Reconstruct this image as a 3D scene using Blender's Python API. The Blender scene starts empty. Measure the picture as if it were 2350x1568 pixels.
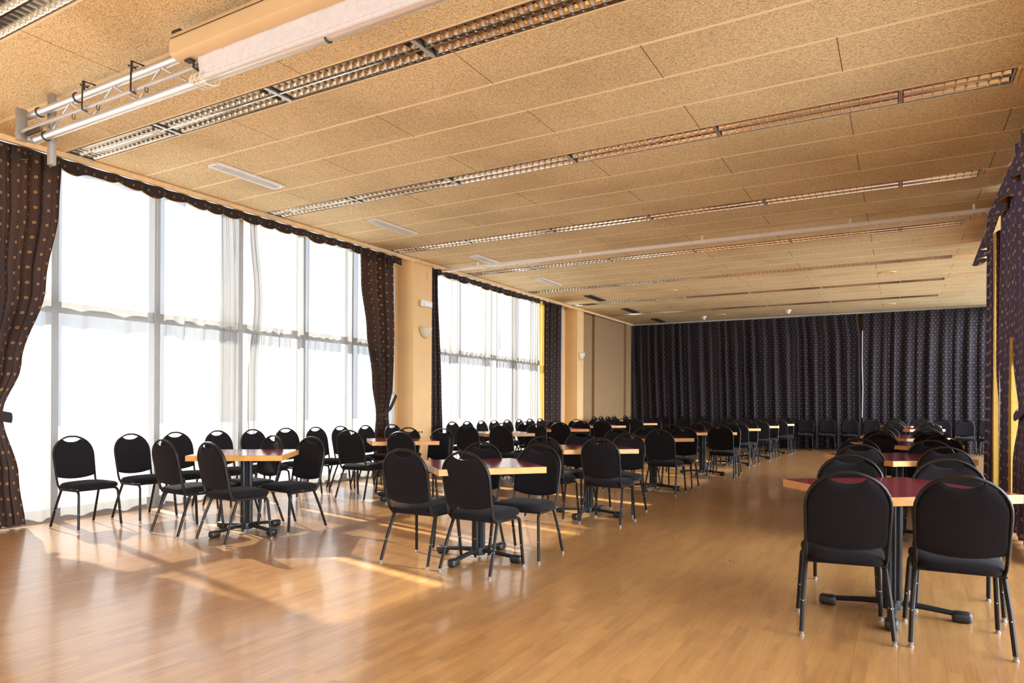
import bpy, bmesh, math, random
from mathutils import Vector, Matrix
random.seed(7)
SC = bpy.context.scene
COL = SC.collection
PI = math.pi

# ------------------------------------------------------------------ camera
cam = bpy.data.cameras.new('camera')
camo = bpy.data.objects.new('camera', cam)
COL.objects.link(camo)
SC.camera = camo
cam.sensor_width = 36.0
cam.lens = 1566 / 2350 * 36.0
cam.shift_y = 141.4 / 2350
cam.clip_end = 300
YAW, ROLL = 0.5168, 0.005
camo.matrix_world = (Matrix.Translation((0, 0, 1.245)) @ Matrix.Rotation(YAW, 4, 'Z')
                     @ Matrix.Rotation(PI / 2, 4, 'X') @ Matrix.Rotation(ROLL, 4, 'Z'))

# ------------------------------------------------------------------ light and exposure
SC.view_settings.view_transform = 'Standard'
SC.view_settings.look = 'None'
SC.view_settings.gamma = 1
SC.view_settings.use_curve_mapping = False
SC.view_settings.exposure = 1.36
SC.cycles.use_denoising = True
SC.cycles.max_bounces = 10
SC.cycles.diffuse_bounces = 6
SC.cycles.glossy_bounces = 4
SC.cycles.transmission_bounces = 6
SC.cycles.transparent_max_bounces = 12
SC.cycles.sample_clamp_indirect = 6.0
SC.cycles.caustics_reflective = False
SC.cycles.caustics_refractive = False

world = bpy.data.worlds.new('sky')
SC.world = world
world.use_nodes = True
wn = world.node_tree.nodes
wl = world.node_tree.links
wbg = wn['Background']
tc = wn.new('ShaderNodeTexCoord')
wnoise = wn.new('ShaderNodeTexNoise')
wnoise.inputs['Scale'].default_value = 2.5
wnoise.inputs['Detail'].default_value = 4
wramp = wn.new('ShaderNodeValToRGB')
wramp.color_ramp.elements[0].position = 0.40
wramp.color_ramp.elements[0].color = (0.66, 0.79, 1.0, 1)
wramp.color_ramp.elements[1].position = 0.62
wramp.color_ramp.elements[1].color = (1.0, 1.0, 1.0, 1)
wl.new(tc.outputs['Generated'], wnoise.inputs['Vector'])
wl.new(wnoise.outputs['Fac'], wramp.inputs['Fac'])
wl.new(wramp.outputs['Color'], wbg.inputs['Color'])
# dim cloudy sky on the window side, unseen right side raised to light the room
wsep = wn.new('ShaderNodeSeparateXYZ')
wl.new(tc.outputs['Generated'], wsep.inputs[0])
wmap = wn.new('ShaderNodeMapRange')
wmap.inputs['From Min'].default_value = -0.25; wmap.inputs['From Max'].default_value = 0.35
wmap.inputs['To Min'].default_value = 0.74; wmap.inputs['To Max'].default_value = 8.0
wl.new(wsep.outputs[0], wmap.inputs['Value'])
wl.new(wmap.outputs[0], wbg.inputs['Strength'])

sun = bpy.data.lights.new('sun', 'SUN')
sun.energy = 8.5
sun.angle = math.radians(0.9)
sun.color = (1.0, 0.93, 0.82)
suno = bpy.data.objects.new('sun', sun)
COL.objects.link(suno)
EL = math.radians(36)
sd = Vector((math.cos(EL) * 0.978, math.cos(EL) * -0.208, -math.sin(EL)))
suno.rotation_euler = sd.to_track_quat('-Z', 'Y').to_euler()
suno.location = (-20, 8, 14)

def portal(name, loc, rot, sx, sy):
    l = bpy.data.lights.new(name, 'AREA')
    l.shape = 'RECTANGLE'; l.size = sx; l.size_y = sy
    l.cycles.is_portal = True
    o = bpy.data.objects.new(name, l); COL.objects.link(o)
    o.location = loc; o.rotation_euler = rot
portal('window_portal', (-8.05, 2.5, 1.9), (0, -PI / 2, 0), 3.8, 15.0)
portal('window_portal', (-8.05, 13.3, 1.9), (0, -PI / 2, 0), 3.8, 6.8)
portal('window_portal', (2.45, 8.2, 1.9), (0, PI / 2, 0), 3.8, 25.0)

# ------------------------------------------------------------------ materials
def nmat(name):
    m = bpy.data.materials.new(name); m.use_nodes = True
    return m, m.node_tree.nodes, m.node_tree.links, m.node_tree.nodes['Principled BSDF']

def simple(name, col, rough=0.5, metal=0.0, var=0.06, scale=30, bump=0.0, spec=0.5, sheen=0.0):
    m, N, L, b = nmat(name)
    t = N.new('ShaderNodeTexCoord')
    n = N.new('ShaderNodeTexNoise'); n.inputs['Scale'].default_value = scale; n.inputs['Detail'].default_value = 3
    L.new(t.outputs['Object'], n.inputs['Vector'])
    r = N.new('ShaderNodeValToRGB')
    r.color_ramp.elements[0].position = 0.3; r.color_ramp.elements[1].position = 0.7
    r.color_ramp.elements[0].color = tuple(c * (1 - var) for c in col) + (1,)
    r.color_ramp.elements[1].color = tuple(min(1, c * (1 + var)) for c in col) + (1,)
    L.new(n.outputs['Fac'], r.inputs['Fac']); L.new(r.outputs['Color'], b.inputs['Base Color'])
    b.inputs['Roughness'].default_value = rough; b.inputs['Metallic'].default_value = metal
    b.inputs['Specular IOR Level'].default_value = spec
    b.inputs['Sheen Weight'].default_value = sheen
    if bump:
        bp = N.new('ShaderNodeBump'); bp.inputs['Strength'].default_value = bump; bp.inputs['Distance'].default_value = 0.002
        L.new(n.outputs['Fac'], bp.inputs['Height']); L.new(bp.outputs['Normal'], b.inputs['Normal'])
    return m

def math_node(N, L, op, a, b=None, c=None):
    n = N.new('ShaderNodeMath'); n.operation = op
    for i, v in enumerate((a, b, c)):
        if v is None: continue
        if isinstance(v, (int, float)): n.inputs[i].default_value = v
        else: L.new(v, n.inputs[i])
    return n.outputs[0]

M = {}
M['fabric'] = simple('black_upholstery', (0.0075, 0.006, 0.0075), 0.95, 0, 0.25, 400, 0.3, 0.15, 0.03)
M['frame_metal'] = simple('dark_bronze_tube', (0.012, 0.009, 0.007), 0.42, 0.0, 0.1, 60, 0.0, 0.22)
M['glide'] = simple('clear_grey_glide', (0.26, 0.23, 0.21), 0.4, 0.0)
M['rivet'] = simple('bright_rivet', (0.7, 0.68, 0.65), 0.3, 0.8)
M['black_metal'] = simple('black_powdercoat', (0.010, 0.010, 0.011), 0.38, 0.0, 0.06, 30, 0, 0.3)
M['black_plastic'] = simple('black_plastic_foot', (0.012, 0.012, 0.013), 0.38)
M['oak_edge'] = simple('beech_edge', (0.55, 0.265, 0.065), 0.35, 0, 0.12, 14)
M['alu'] = simple('brushed_aluminium', (0.62, 0.60, 0.57), 0.42, 0.75, 0.05, 90)
M['louvre'] = simple('mirror_louvre', (0.60, 0.54, 0.46), 0.14, 1.0, 0.03, 20)
M['tube_dull'] = simple('unlit_tube', (0.30, 0.28, 0.25), 0.35)
M['white_paint'] = simple('white_enamel', (0.78, 0.76, 0.72), 0.4)
M['housing'] = simple('dull_grey_housing', (0.16, 0.13, 0.10), 0.5)
M['tube_glass'] = simple('fluorescent_tube_off', (0.85, 0.85, 0.83), 0.3)
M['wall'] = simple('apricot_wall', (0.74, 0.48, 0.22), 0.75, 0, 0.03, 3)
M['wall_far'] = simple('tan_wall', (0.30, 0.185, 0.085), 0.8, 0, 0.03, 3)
M['steel_dull'] = simple('dull_steel', (0.30, 0.26, 0.21), 0.5, 0.3)
M['beige_metal'] = simple('beige_screen_case', (0.66, 0.50, 0.28), 0.45, 0, 0.03, 4)
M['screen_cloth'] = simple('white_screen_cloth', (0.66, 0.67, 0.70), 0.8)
M['dark'] = simple('dark_slot', (0.03, 0.028, 0.025), 0.7)
M['win_frame'] = simple('grey_window_aluminium', (0.40, 0.39, 0.38), 0.45, 0.2)
M['trim_wood'] = simple('pale_wood_trim', (0.80, 0.56, 0.28), 0.5, 0, 0.1, 9)
M['sconce'] = simple('satin_sconce', (0.66, 0.58, 0.42), 0.5)
M['rail_white'] = simple('white_rail', (0.93, 0.92, 0.92), 0.35, 0.0)
M['wood_dark'] = simple('brown_wood', (0.30, 0.12, 0.03), 0.5, 0, 0.2, 12)
M['ground'] = simple('pale_terrace', (0.46, 0.45, 0.43), 0.9, 0, 0.1, 0.8)
M['gold'] = simple('gold_lining_plain', (0.80, 0.52, 0.06), 0.7)
M['black_strap'] = simple('black_steel_clamp', (0.02, 0.018, 0.016), 0.5)
M['strap'] = simple('beige_strap', (0.70, 0.60, 0.42), 0.7)

def laminate():
    m, N, L, b = nmat('burgundy_laminate')
    t = N.new('ShaderNodeTexCoord')
    mp = N.new('ShaderNodeMapping'); mp.inputs['Scale'].default_value = (60, 4, 4)
    n = N.new('ShaderNodeTexNoise'); n.inputs['Scale'].default_value = 4; n.inputs['Detail'].default_value = 5
    r = N.new('ShaderNodeValToRGB')
    r.color_ramp.elements[0].color = (0.125, 0.010, 0.015, 1); r.color_ramp.elements[1].color = (0.21, 0.022, 0.028, 1)
    L.new(t.outputs['Object'], mp.inputs['Vector']); L.new(mp.outputs['Vector'], n.inputs['Vector'])
    L.new(n.outputs['Fac'], r.inputs['Fac']); L.new(r.outputs['Color'], b.inputs['Base Color'])
    b.inputs['Roughness'].default_value = 0.13
    return m
M['laminate'] = laminate()

def glass():
    m, N, L, b = nmat('window_glass')
    tr = N.new('ShaderNodeBsdfTransparent'); tr.inputs['Color'].default_value = (0.96, 0.98, 0.98, 1)
    g = N.new('ShaderNodeBsdfGlossy'); g.inputs['Roughness'].default_value = 0.02
    f = N.new('ShaderNodeFresnel'); f.inputs['IOR'].default_value = 1.4
    f2 = math_node(N, L, 'MULTIPLY', f.outputs[0], 0.7)
    mx = N.new('ShaderNodeMixShader')
    L.new(f2, mx.inputs[0]); L.new(tr.outputs[0], mx.inputs[1]); L.new(g.outputs[0], mx.inputs[2])
    L.new(mx.outputs[0], N['Material Output'].inputs['Surface'])
    return m
M['glass'] = glass()

def sheer():
    m, N, L, b = nmat('white_voile')
    t = N.new('ShaderNodeTexCoord')
    n = N.new('ShaderNodeTexNoise'); n.inputs['Scale'].default_value = 1.5; n.inputs['Detail'].default_value = 3
    L.new(t.outputs['Object'], n.inputs['Vector'])
    r = N.new('ShaderNodeValToRGB')
    r.color_ramp.elements[0].color = (0.27, 0.262, 0.25, 1); r.color_ramp.elements[1].color = (0.315, 0.31, 0.30, 1)
    L.new(n.outputs['Fac'], r.inputs['Fac'])
    d = N.new('ShaderNodeBsdfDiffuse'); tl = N.new('ShaderNodeBsdfTranslucent'); tr = N.new('ShaderNodeBsdfTransparent')
    L.new(r.outputs['Color'], d.inputs['Color']); L.new(r.outputs['Color'], tl.inputs['Color'])
    m1 = N.new('ShaderNodeMixShader'); m1.inputs[0].default_value = 0.62
    L.new(d.outputs[0], m1.inputs[1]); L.new(tl.outputs[0], m1.inputs[2])
    # denser where the cloth turns edge-on
    lw = N.new('ShaderNodeLayerWeight'); lw.inputs['Blend'].default_value = 0.35
    dens = math_node(N, L, 'MULTIPLY_ADD', lw.outputs['Facing'], 0.32, 0.66)
    m2 = N.new('ShaderNodeMixShader')
    L.new(dens, m2.inputs[0])
    L.new(tr.outputs[0], m2.inputs[1]); L.new(m1.outputs[0], m2.inputs[2])
    L.new(m2.outputs[0], N['Material Output'].inputs['Surface'])
    return m
M['sheer'] = sheer()

def ring_cloth(name, base, ring, transl=0.0, tcol=(0.5, 0.22, 0.08), pitch=0.15, r0=0.06, r1=0.105):
    m, N, L, b = nmat(name)
    uv = N.new('ShaderNodeUVMap'); uv.uv_map = 'UVMap'
    sep = N.new('ShaderNodeSeparateXYZ'); L.new(uv.outputs[0], sep.inputs[0])
    def dist(off):
        u = math_node(N, L, 'MULTIPLY_ADD', sep.outputs[0], 1 / pitch, off)
        v = math_node(N, L, 'MULTIPLY_ADD', sep.outputs[1], 1 / pitch, off)
        fu = math_node(N, L, 'SUBTRACT', math_node(N, L, 'FRACT', u), 0.5)
        fv = math_node(N, L, 'SUBTRACT', math_node(N, L, 'FRACT', v), 0.5)
        return math_node(N, L, 'SQRT', math_node(N, L, 'ADD', math_node(N, L, 'MULTIPLY', fu, fu), math_node(N, L, 'MULTIPLY', fv, fv)))
    dd = math_node(N, L, 'MINIMUM', dist(0.0), dist(0.5))
    ringm = math_node(N, L, 'MULTIPLY', math_node(N, L, 'GREATER_THAN', dd, r0), math_node(N, L, 'LESS_THAN', dd, r1))
    n = N.new('ShaderNodeTexNoise'); n.inputs['Scale'].default_value = 300
    L.new(uv.outputs[0], n.inputs['Vector'])
    r = N.new('ShaderNodeValToRGB')
    r.color_ramp.elements[0].color = tuple(c * 0.8 for c in base) + (1,); r.color_ramp.elements[1].color = tuple(c * 1.2 for c in base) + (1,)
    L.new(n.outputs['Fac'], r.inputs['Fac'])
    mix = N.new('ShaderNodeMix'); mix.data_type = 'RGBA'
    L.new(ringm, mix.inputs['Factor']); L.new(r.outputs['Color'], mix.inputs['A']); mix.inputs['B'].default_value = ring + (1,)
    L.new(mix.outputs['Result'], b.inputs['Base Color'])
    b.inputs['Roughness'].default_value = 0.75; b.inputs['Specular IOR Level'].default_value = 0.3
    b.inputs['Sheen Weight'].default_value = 0.04
    if transl > 0:
        tl = N.new('ShaderNodeBsdfTranslucent')
        mt = N.new('ShaderNodeMix'); mt.data_type = 'RGBA'
        L.new(ringm, mt.inputs['Factor']); mt.inputs['A'].default_value = tcol + (1,); mt.inputs['B'].default_value = (0.95, 0.45, 0.12, 1)
        L.new(mt.outputs['Result'], tl.inputs['Color'])
        ms = N.new('ShaderNodeMixShader'); ms.inputs[0].default_value = transl
        L.new(b.outputs[0], ms.inputs[1]); L.new(tl.outputs[0], ms.inputs[2])
        L.new(ms.outputs[0], N['Material Output'].inputs['Surface'])
    return m
M['drape'] = ring_cloth('navy_ring_cloth', (0.028, 0.016, 0.014), (0.36, 0.19, 0.06), 0.13, (0.13, 0.05, 0.02), r0=0.045, r1=0.088)
M['drape_right_lit'] = ring_cloth('navy_ring_cloth_right_lit', (0.085, 0.066, 0.135), (0.80, 0.60, 0.26), 0.04, (0.10, 0.07, 0.16))  # same ring cloth, front light put into a lighter base colour
M['drape_back'] = ring_cloth('navy_ring_cloth_back', (0.011, 0.0075, 0.012), (0.19, 0.14, 0.12), 0.0, pitch=0.15, r0=0.0, r1=0.09)
M['lining'] = ring_cloth('gold_ring_lining', (0.70, 0.46, 0.10), (0.28, 0.16, 0.05), 0.25, (0.75, 0.47, 0.12))

def woodwool():
    m, N, L, b = nmat('woodwool_board')
    uv = N.new('ShaderNodeUVMap'); uv.uv_map = 'UVMap'
    t = N.new('ShaderNodeTexCoord')
    sep = N.new('ShaderNodeSeparateXYZ'); L.new(uv.outputs[0], sep.inputs[0])
    # tangled strands : stretched voronoi/noise in several directions
    cols = []
    for k, ang in enumerate((0.3, 1.4, 2.5)):
        mp = N.new('ShaderNodeMapping'); mp.inputs['Rotation'].default_value = (0, 0, ang); mp.inputs['Scale'].default_value = (55, 260, 1)
        nz = N.new('ShaderNodeTexNoise'); nz.inputs['Scale'].default_value = 1.0; nz.inputs['Detail'].default_value = 2; nz.inputs['Distortion'].default_value = 1.2
        L.new(t.outputs['Object'], mp.inputs['Vector']); L.new(mp.outputs['Vector'], nz.inputs['Vector'])
        cols.append(nz.outputs['Fac'])
    mn = math_node(N, L, 'MAXIMUM', math_node(N, L, 'MAXIMUM', cols[0], cols[1]), cols[2])
    r = N.new('ShaderNodeValToRGB')
    e = r.color_ramp.elements
    e[0].position = 0.485; e[0].color = (0.27, 0.160, 0.068, 1)
    e[1].position = 0.70; e[1].color = (0.97, 0.84, 0.52, 1)
    e2 = e.new(0.575); e2.color = (0.88, 0.71, 0.41, 1)
    L.new(mn, r.inputs['Fac'])
    # broad stains
    nb = N.new('ShaderNodeTexNoise'); nb.inputs['Scale'].default_value = 0.9; nb.inputs['Detail'].default_value = 2
    L.new(t.outputs['Object'], nb.inputs['Vector'])
    rb = N.new('ShaderNodeValToRGB'); rb.color_ramp.elements[0].position = 0.3; rb.color_ramp.elements[0].color = (0.84, 0.82, 0.80, 1)
    rb.color_ramp.elements[1].position = 0.55; rb.color_ramp.elements[1].color = (1, 1, 1, 1)
    L.new(nb.outputs['Fac'], rb.inputs['Fac'])
    mul = N.new('ShaderNodeMix'); mul.data_type = 'RGBA'; mul.blend_type = 'MULTIPLY'; mul.inputs['Factor'].default_value = 1
    L.new(r.outputs['Color'], mul.inputs['A']); L.new(rb.outputs['Color'], mul.inputs['B'])
    # seams
    fv = sep.outputs[1]
    ed = math_node(N, L, 'MINIMUM', fv, math_node(N, L, 'SUBTRACT', 1.0, fv))
    seam = math_node(N, L, 'LESS_THAN', ed, 0.028)
    ms = N.new('ShaderNodeMix'); ms.data_type = 'RGBA'
    L.new(seam, ms.inputs['Factor']); L.new(mul.outputs['Result'], ms.inputs['A']); ms.inputs['B'].default_value = (0.95, 0.78, 0.49, 1)
    fu = math_node(N, L, 'ABSOLUTE', math_node(N, L, 'SUBTRACT', math_node(N, L, 'FRACT', sep.outputs[0]), 0.5))
    jt = math_node(N, L, 'LESS_THAN', fu, 0.0015)
    mj = N.new('ShaderNodeMix'); mj.data_type = 'RGBA'
    L.new(jt, mj.inputs['Factor']); L.new(ms.outputs['Result'], mj.inputs['A']); mj.inputs['B'].default_value = (0.20, 0.11, 0.05, 1)
    L.new(mj.outputs['Result'], b.inputs['Base Color'])
    b.inputs['Roughness'].default_value = 0.85; b.inputs['Specular IOR Level'].default_value = 0.2
    bp = N.new('ShaderNodeBump'); bp.inputs['Strength'].default_value = 0.5; bp.inputs['Distance'].default_value = 0.004
    L.new(mn, bp.inputs['Height']); L.new(bp.outputs['Normal'], b.inputs['Normal'])
    return m
M['woodwool'] = woodwool()

def floor_mat():
    m, N, L, b = nmat('oak_laminate_floor')
    t = N.new('ShaderNodeTexCoord')
    mp = N.new('ShaderNodeMapping'); mp.inputs['Rotation'].default_value = (0, 0, PI / 2)
    L.new(t.outputs['Object'], mp.inputs['Vector'])
    def brick(bw, rh, mort, off):
        br = N.new('ShaderNodeTexBrick'); br.inputs['Scale'].default_value = 1
        br.inputs['Brick Width'].default_value = bw; br.inputs['Row Height'].default_value = rh
        br.inputs['Mortar Size'].default_value = mort; br.inputs['Mortar Smooth'].default_value = 0.1
        br.inputs['Color1'].default_value = (0, 0, 0, 1); br.inputs['Color2'].default_value = (1, 1, 1, 1); br.inputs['Mortar'].default_value = (0.5, 0.5, 0.5, 1)
        br.offset = off; br.squash = 1
        L.new(mp.outputs['Vector'], br.inputs['Vector'])
        return br
    b1 = brick(1.20, 0.195, 0.0011, 0.37)
    b2 = brick(0.42, 0.065, 0.0, 0.41)
    # grain
    mg = N.new('ShaderNodeMapping'); mg.inputs['Scale'].default_value = (1.2, 14, 1)
    L.new(mp.outputs['Vector'], mg.inputs['Vector'])
    cmb = N.new('ShaderNodeVectorMath'); cmb.operation = 'ADD'
    sc = N.new('ShaderNodeVectorMath'); sc.operation = 'SCALE'; sc.inputs['Scale'].default_value = 13.0
    L.new(b2.outputs['Color'], sc.inputs[0])
    L.new(mg.outputs['Vector'], cmb.inputs[0]); L.new(sc.outputs[0], cmb.inputs[1])
    g = N.new('ShaderNodeTexNoise'); g.inputs['Scale'].default_value = 2.2; g.inputs['Detail'].default_value = 6; g.inputs['Distortion'].default_value = 0.8
    L.new(cmb.outputs[0], g.inputs['Vector'])
    wv = N.new('ShaderNodeTexNoise'); wv.inputs['Scale'].default_value = 9; wv.inputs['Detail'].default_value = 3; wv.inputs['Distortion'].default_value = 2.5
    L.new(cmb.outputs[0], wv.inputs['Vector'])
    r = N.new('ShaderNodeValToRGB')
    e = r.color_ramp.elements
    e[0].position = 0.3; e[0].color = (0.29, 0.135, 0.043, 1)
    e[1].position = 0.7; e[1].color = (0.50, 0.26, 0.084, 1)
    s1 = math_node(N, L, 'MULTIPLY_ADD', g.outputs['Fac'], 0.55, 0.0)
    s2 = math_node(N, L, 'MULTIPLY_ADD', wv.outputs['Fac'], 0.22, s1)
    s3 = math_node(N, L, 'MULTIPLY_ADD', b2.outputs['Fac'], 0.0, s2)
    sepc = N.new('ShaderNodeSeparateColor'); L.new(b2.outputs['Color'], sepc.inputs[0])
    sepd = N.new('ShaderNodeSeparateColor'); L.new(b1.outputs['Color'], sepd.inputs[0])
    s4 = math_node(N, L, 'MULTIPLY_ADD', sepd.outputs[0], 0.06, math_node(N, L, 'MULTIPLY_ADD', sepc.outputs[0], 0.16, s3))
    L.new(s4, r.inputs['Fac'])
    mx = N.new('ShaderNodeMix'); mx.data_type = 'RGBA'
    f1 = math_node(N, L, 'MULTIPLY', b1.outputs['Fac'], 0.75)
    L.new(f1, mx.inputs['Factor']); L.new(r.outputs['Color'], mx.inputs['A']); mx.inputs['B'].default_value = (0.22, 0.09, 0.03, 1)
    L.new(mx.outputs['Result'], b.inputs['Base Color'])
    nr = N.new('ShaderNodeTexNoise'); nr.inputs['Scale'].default_value = 1.3; nr.inputs['Detail'].default_value = 3
    L.new(t.outputs['Object'], nr.inputs['Vector'])
    rr = math_node(N, L, 'MULTIPLY_ADD', nr.outputs['Fac'], 0.06, 0.255)
    L.new(rr, b.inputs['Roughness'])
    b.inputs['Specular IOR Level'].default_value = 0.85
    b.inputs['IOR'].default_value = 1.75
    b.inputs['Coat Weight'].default_value = 0.42; b.inputs['Coat Roughness'].default_value = 0.10
    # slight cupping of boards and open joints
    sp = N.new('ShaderNodeSeparateXYZ'); L.new(mp.outputs['Vector'], sp.inputs[0])
    return m
M['floor'] = floor_mat()

# ------------------------------------------------------------------ mesh helpers
class MB:
    def __init__(s): s.v = []; s.f = []; s.uv = []; s.smooth = []
    def add(s, verts, faces, smooth=False, uvs=None):
        o = len(s.v); s.v += [tuple(v) for v in verts]
        for k, f in enumerate(faces):
            s.f.append([i + o for i in f]); s.smooth.append(smooth)
            s.uv.append(uvs[k] if uvs else None)
    def box(s, x0, x1, y0, y1, z0, z1, mat=None):
        v = [(x, y, z) for z in (z0, z1) for y in (y0, y1) for x in (x0, x1)]
        if mat is not None: v = [mat @ Vector(q) for q in v]
        s.add(v, [(0, 2, 3, 1), (4, 5, 7, 6), (0, 1, 5, 4), (2, 6, 7, 3), (0, 4, 6, 2), (1, 3, 7, 5)])
    def rbox(s, x0, x1, y0, y1, z0, z1, r=0.01, seg=2, mat=None):
        bm = bmesh.new(); bmesh.ops.create_cube(bm, size=1)
        for v in bm.verts:
            v.co = Vector(((x0 + x1) / 2 + v.co.x * (x1 - x0), (y0 + y1) / 2 + v.co.y * (y1 - y0), (z0 + z1) / 2 + v.co.z * (z1 - z0)))
        bmesh.ops.bevel(bm, geom=bm.edges[:], offset=r, segments=seg, affect='EDGES', profile=0.5)
        bm.verts.index_update()
        vs = [v.co.copy() for v in bm.verts]
        if mat is not None: vs = [mat @ v for v in vs]
        s.add(vs, [[v.index for v in f.verts] for f in bm.faces], True)
        bm.free()
    def tube(s, pts, r, seg=10, r2=None, closed=False, cap=True, up=None):
        """sweep an ellipse (r across, r2 along 'up') on a polyline"""
        pts = [Vector(p) for p in pts]; n = len(pts); r2 = r2 or r
        if not isinstance(r, (list, tuple)): r = [r] * n
        if not isinstance(r2, (list, tuple)): r2 = [r2] * n
        rings = []; prev = None
        for i, p in enumerate(pts):
            if closed: t = (pts[(i + 1) % n] - pts[i - 1])
            else: t = pts[min(i + 1, n - 1)] - pts[max(i - 1, 0)]
            t.normalize()
            if up is not None:
                a = Vector(up)
            else:
                a = prev if prev is not None else (Vector((0, 0, 1)) if abs(t.z) < 0.9 else Vector((0, 1, 0)))
            b = t.cross(a)
            if b.length < 1e-5: b = t.cross(Vector((1, 0, 0)))
            b.normalize(); a = b.cross(t).normalized(); prev = a
            rings.append([p + b * (math.cos(2 * PI * k / seg) * r[i]) + a * (math.sin(2 * PI * k / seg) * r2[i]) for k in range(seg)])
        vs = [v for rg in rings for v in rg]; fs = []
        m = n if closed else n - 1
        for i in range(m):
            j = (i + 1) % n
            for k in range(seg):
                k2 = (k + 1) % seg
                fs.append((i * seg + k, i * seg + k2, j * seg + k2, j * seg + k))
        if cap and not closed:
            fs.append(tuple(range(seg - 1, -1, -1))); fs.append(tuple((n - 1) * seg + k for k in range(seg)))
        s.add(vs, fs, True)
    def cyl(s, c0, c1, r, seg=16): s.tube([c0, c1], r, seg)
    def lathe(s, prof, cx=0, cy=0, seg=20):
        vs = []; fs = []
        for (r, z) in prof:
            for k in range(seg): vs.append((cx + r * math.cos(2 * PI * k / seg), cy + r * math.sin(2 * PI * k / seg), z))
        for i in range(len(prof) - 1):
            for k in range(seg):
                k2 = (k + 1) % seg
                fs.append((i * seg + k, i * seg + k2, (i + 1) * seg + k2, (i + 1) * seg + k))
        s.add(vs, fs, True)
    def build(s, name, mat, parent=None, autosmooth=True):
        me = bpy.data.meshes.new(name)
        me.from_pydata(s.v, [], s.f)
        me.polygons.foreach_set('use_smooth', s.smooth)
        if any(u is not None for u in s.uv):
            ul = me.uv_layers.new(name='UVMap')
            for p, u in zip(me.polygons, s.uv):
                if u is None: continue
                for li, q in zip(p.loop_indices, u): ul.data[li].uv = q
        me.validate(); me.update()
        if autosmooth:
            try: me.set_sharp_from_angle(angle=math.radians(40))
            except Exception: pass
        me.materials.append(M[mat] if isinstance(mat, str) else mat)
        o = bpy.data.objects.new(name, me); COL.objects.link(o)
        if parent is not None: o.parent = parent
        return o

def tag(o, label=None, cat=None, group=None, kind=None):
    if label: o['label'] = label
    if cat: o['category'] = cat
    if group: o['group'] = group
    if kind: o['kind'] = kind
    return o
def thing(name, label, cat, loc=(0, 0, 0), rz=0, group=None):
    o = bpy.data.objects.new(name, None); COL.objects.link(o)
    o.location = loc; o.rotation_euler = (0, 0, rz); o.empty_display_size = 0.1
    return tag(o, label, cat, group)
def copy_tree(o, parent=None):
    c = o.copy(); COL.objects.link(c)
    if parent is not None: c.parent = parent
    for ch in list(o.children):
        if ch.get('_proto_done'): continue
        copy_tree(ch, c)
    return c

# ------------------------------------------------------------------ setting
ZC = 3.783
XW = -7.446           # room face of the window pillars
YB = 20.95            # back curtain wall
XR = 1.25
Y0 = -6.0
f = MB(); f.box(-8.0, 2.4, Y0, 21.6, -0.1, 0)
tag(f.build('floor', 'floor'), 'glossy oak laminate plank floor', None, None, 'structure')
g = MB(); g.box(-40, -8.0, -30, 50, -0.35, -0.15); g.box(2.4, 30, -30, 50, -0.35, -0.15)
tag(g.build('ground', 'ground'), 'pale terrace outside the windows', None, None, 'structure')

# ceiling boards, rows between the light strips
STRIPS = [2.39, 4.08, 6.60, 9.14, 11.46, 13.95, 16.30, 18.65]     # far edge of each light strip
SW = 0.285
cb = MB()
def plank(y0, y1, x0, x1, off):
    q = [(x0, y0, ZC), (x0, y1, ZC), (x1, y1, ZC), (x1, y0, ZC)]
    u0, u1 = (x0 + off) / 2.43, (x1 + off) / 2.43
    cb.add(q, [(0, 1, 2, 3)], False, [[(u0, 0), (u0, 1), (u1, 1), (u1, 0)]])
edges = []
lo = Y0
row = 0
for s in STRIPS + [99]:
    hi = min(s - SW, YB + 0.1)
    if hi > lo + 0.05:
        n = max(1, round((hi - lo) / 0.57))
        for i in range(n):
            a = lo + (hi - lo) * i / n; b_ = lo + (hi - lo) * (i + 1) / n
            plank(a, b_, XW, 2.4, (0.39 if row % 2 == 0 else 1.61) + 1.215)
            row += 1
    if s < 90: plank(s - SW, s, 0.76, 2.4, 0.0)
    lo = s
cb.box(-8.0, 2.4, Y0, 21.6, ZC + 0.16, ZC + 0.2)
tag(cb.build('ceiling', 'woodwool'), 'wood wool acoustic board ceiling', None, None, 'structure')

# left wall: pillars, heads, low kerb
w = MB()
w.box(-8.0, XW, 9.58, 10.12, 0, 3.95)
w.box(-8.0, XW, 2.35, 2.85, 0, 3.95)
w.box(-8.0, XW, Y0, -4.6, 0, 3.95)
w.box(-8.0, XW, 16.6, 17.0, 0, 3.95)
w.box(-8.0, -7.80, 9.38, 9.58, 0, 3.95); w.box(-8.0, -7.80, 16.2, 16.6, 0, 3.95)
tag(w.build('wall_left', 'wall'), 'apricot painted window pillars of the left wall', None, None, 'structure')
w = MB()
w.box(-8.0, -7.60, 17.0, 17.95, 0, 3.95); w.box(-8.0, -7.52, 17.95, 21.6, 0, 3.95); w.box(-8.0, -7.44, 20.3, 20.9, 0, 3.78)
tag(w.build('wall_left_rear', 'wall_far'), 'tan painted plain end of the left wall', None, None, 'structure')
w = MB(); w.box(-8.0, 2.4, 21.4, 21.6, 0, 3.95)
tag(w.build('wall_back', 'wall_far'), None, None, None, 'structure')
w = MB(); w.box(-8.0, 2.4, Y0 - 0.15, Y0, 0, 3.95)
tag(w.build('wall_front', 'white_paint'), None, None, None, 'structure')
w = MB()
for a, b_ in ((Y0, -5.5), (2.4, 2.9), (9.5, 9.85), (12.9, 13.3), (21.2, 21.6)): w.box(1.42 if 2 < a < 14 else 2.0, 2.4, a, b_, 0, 3.95)
w.box(2.1, 2.4, -5.5, 21.2, 3.68, 3.95)
tag(w.build('wall_right', 'wall'), None, None, None, 'structure')
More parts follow.
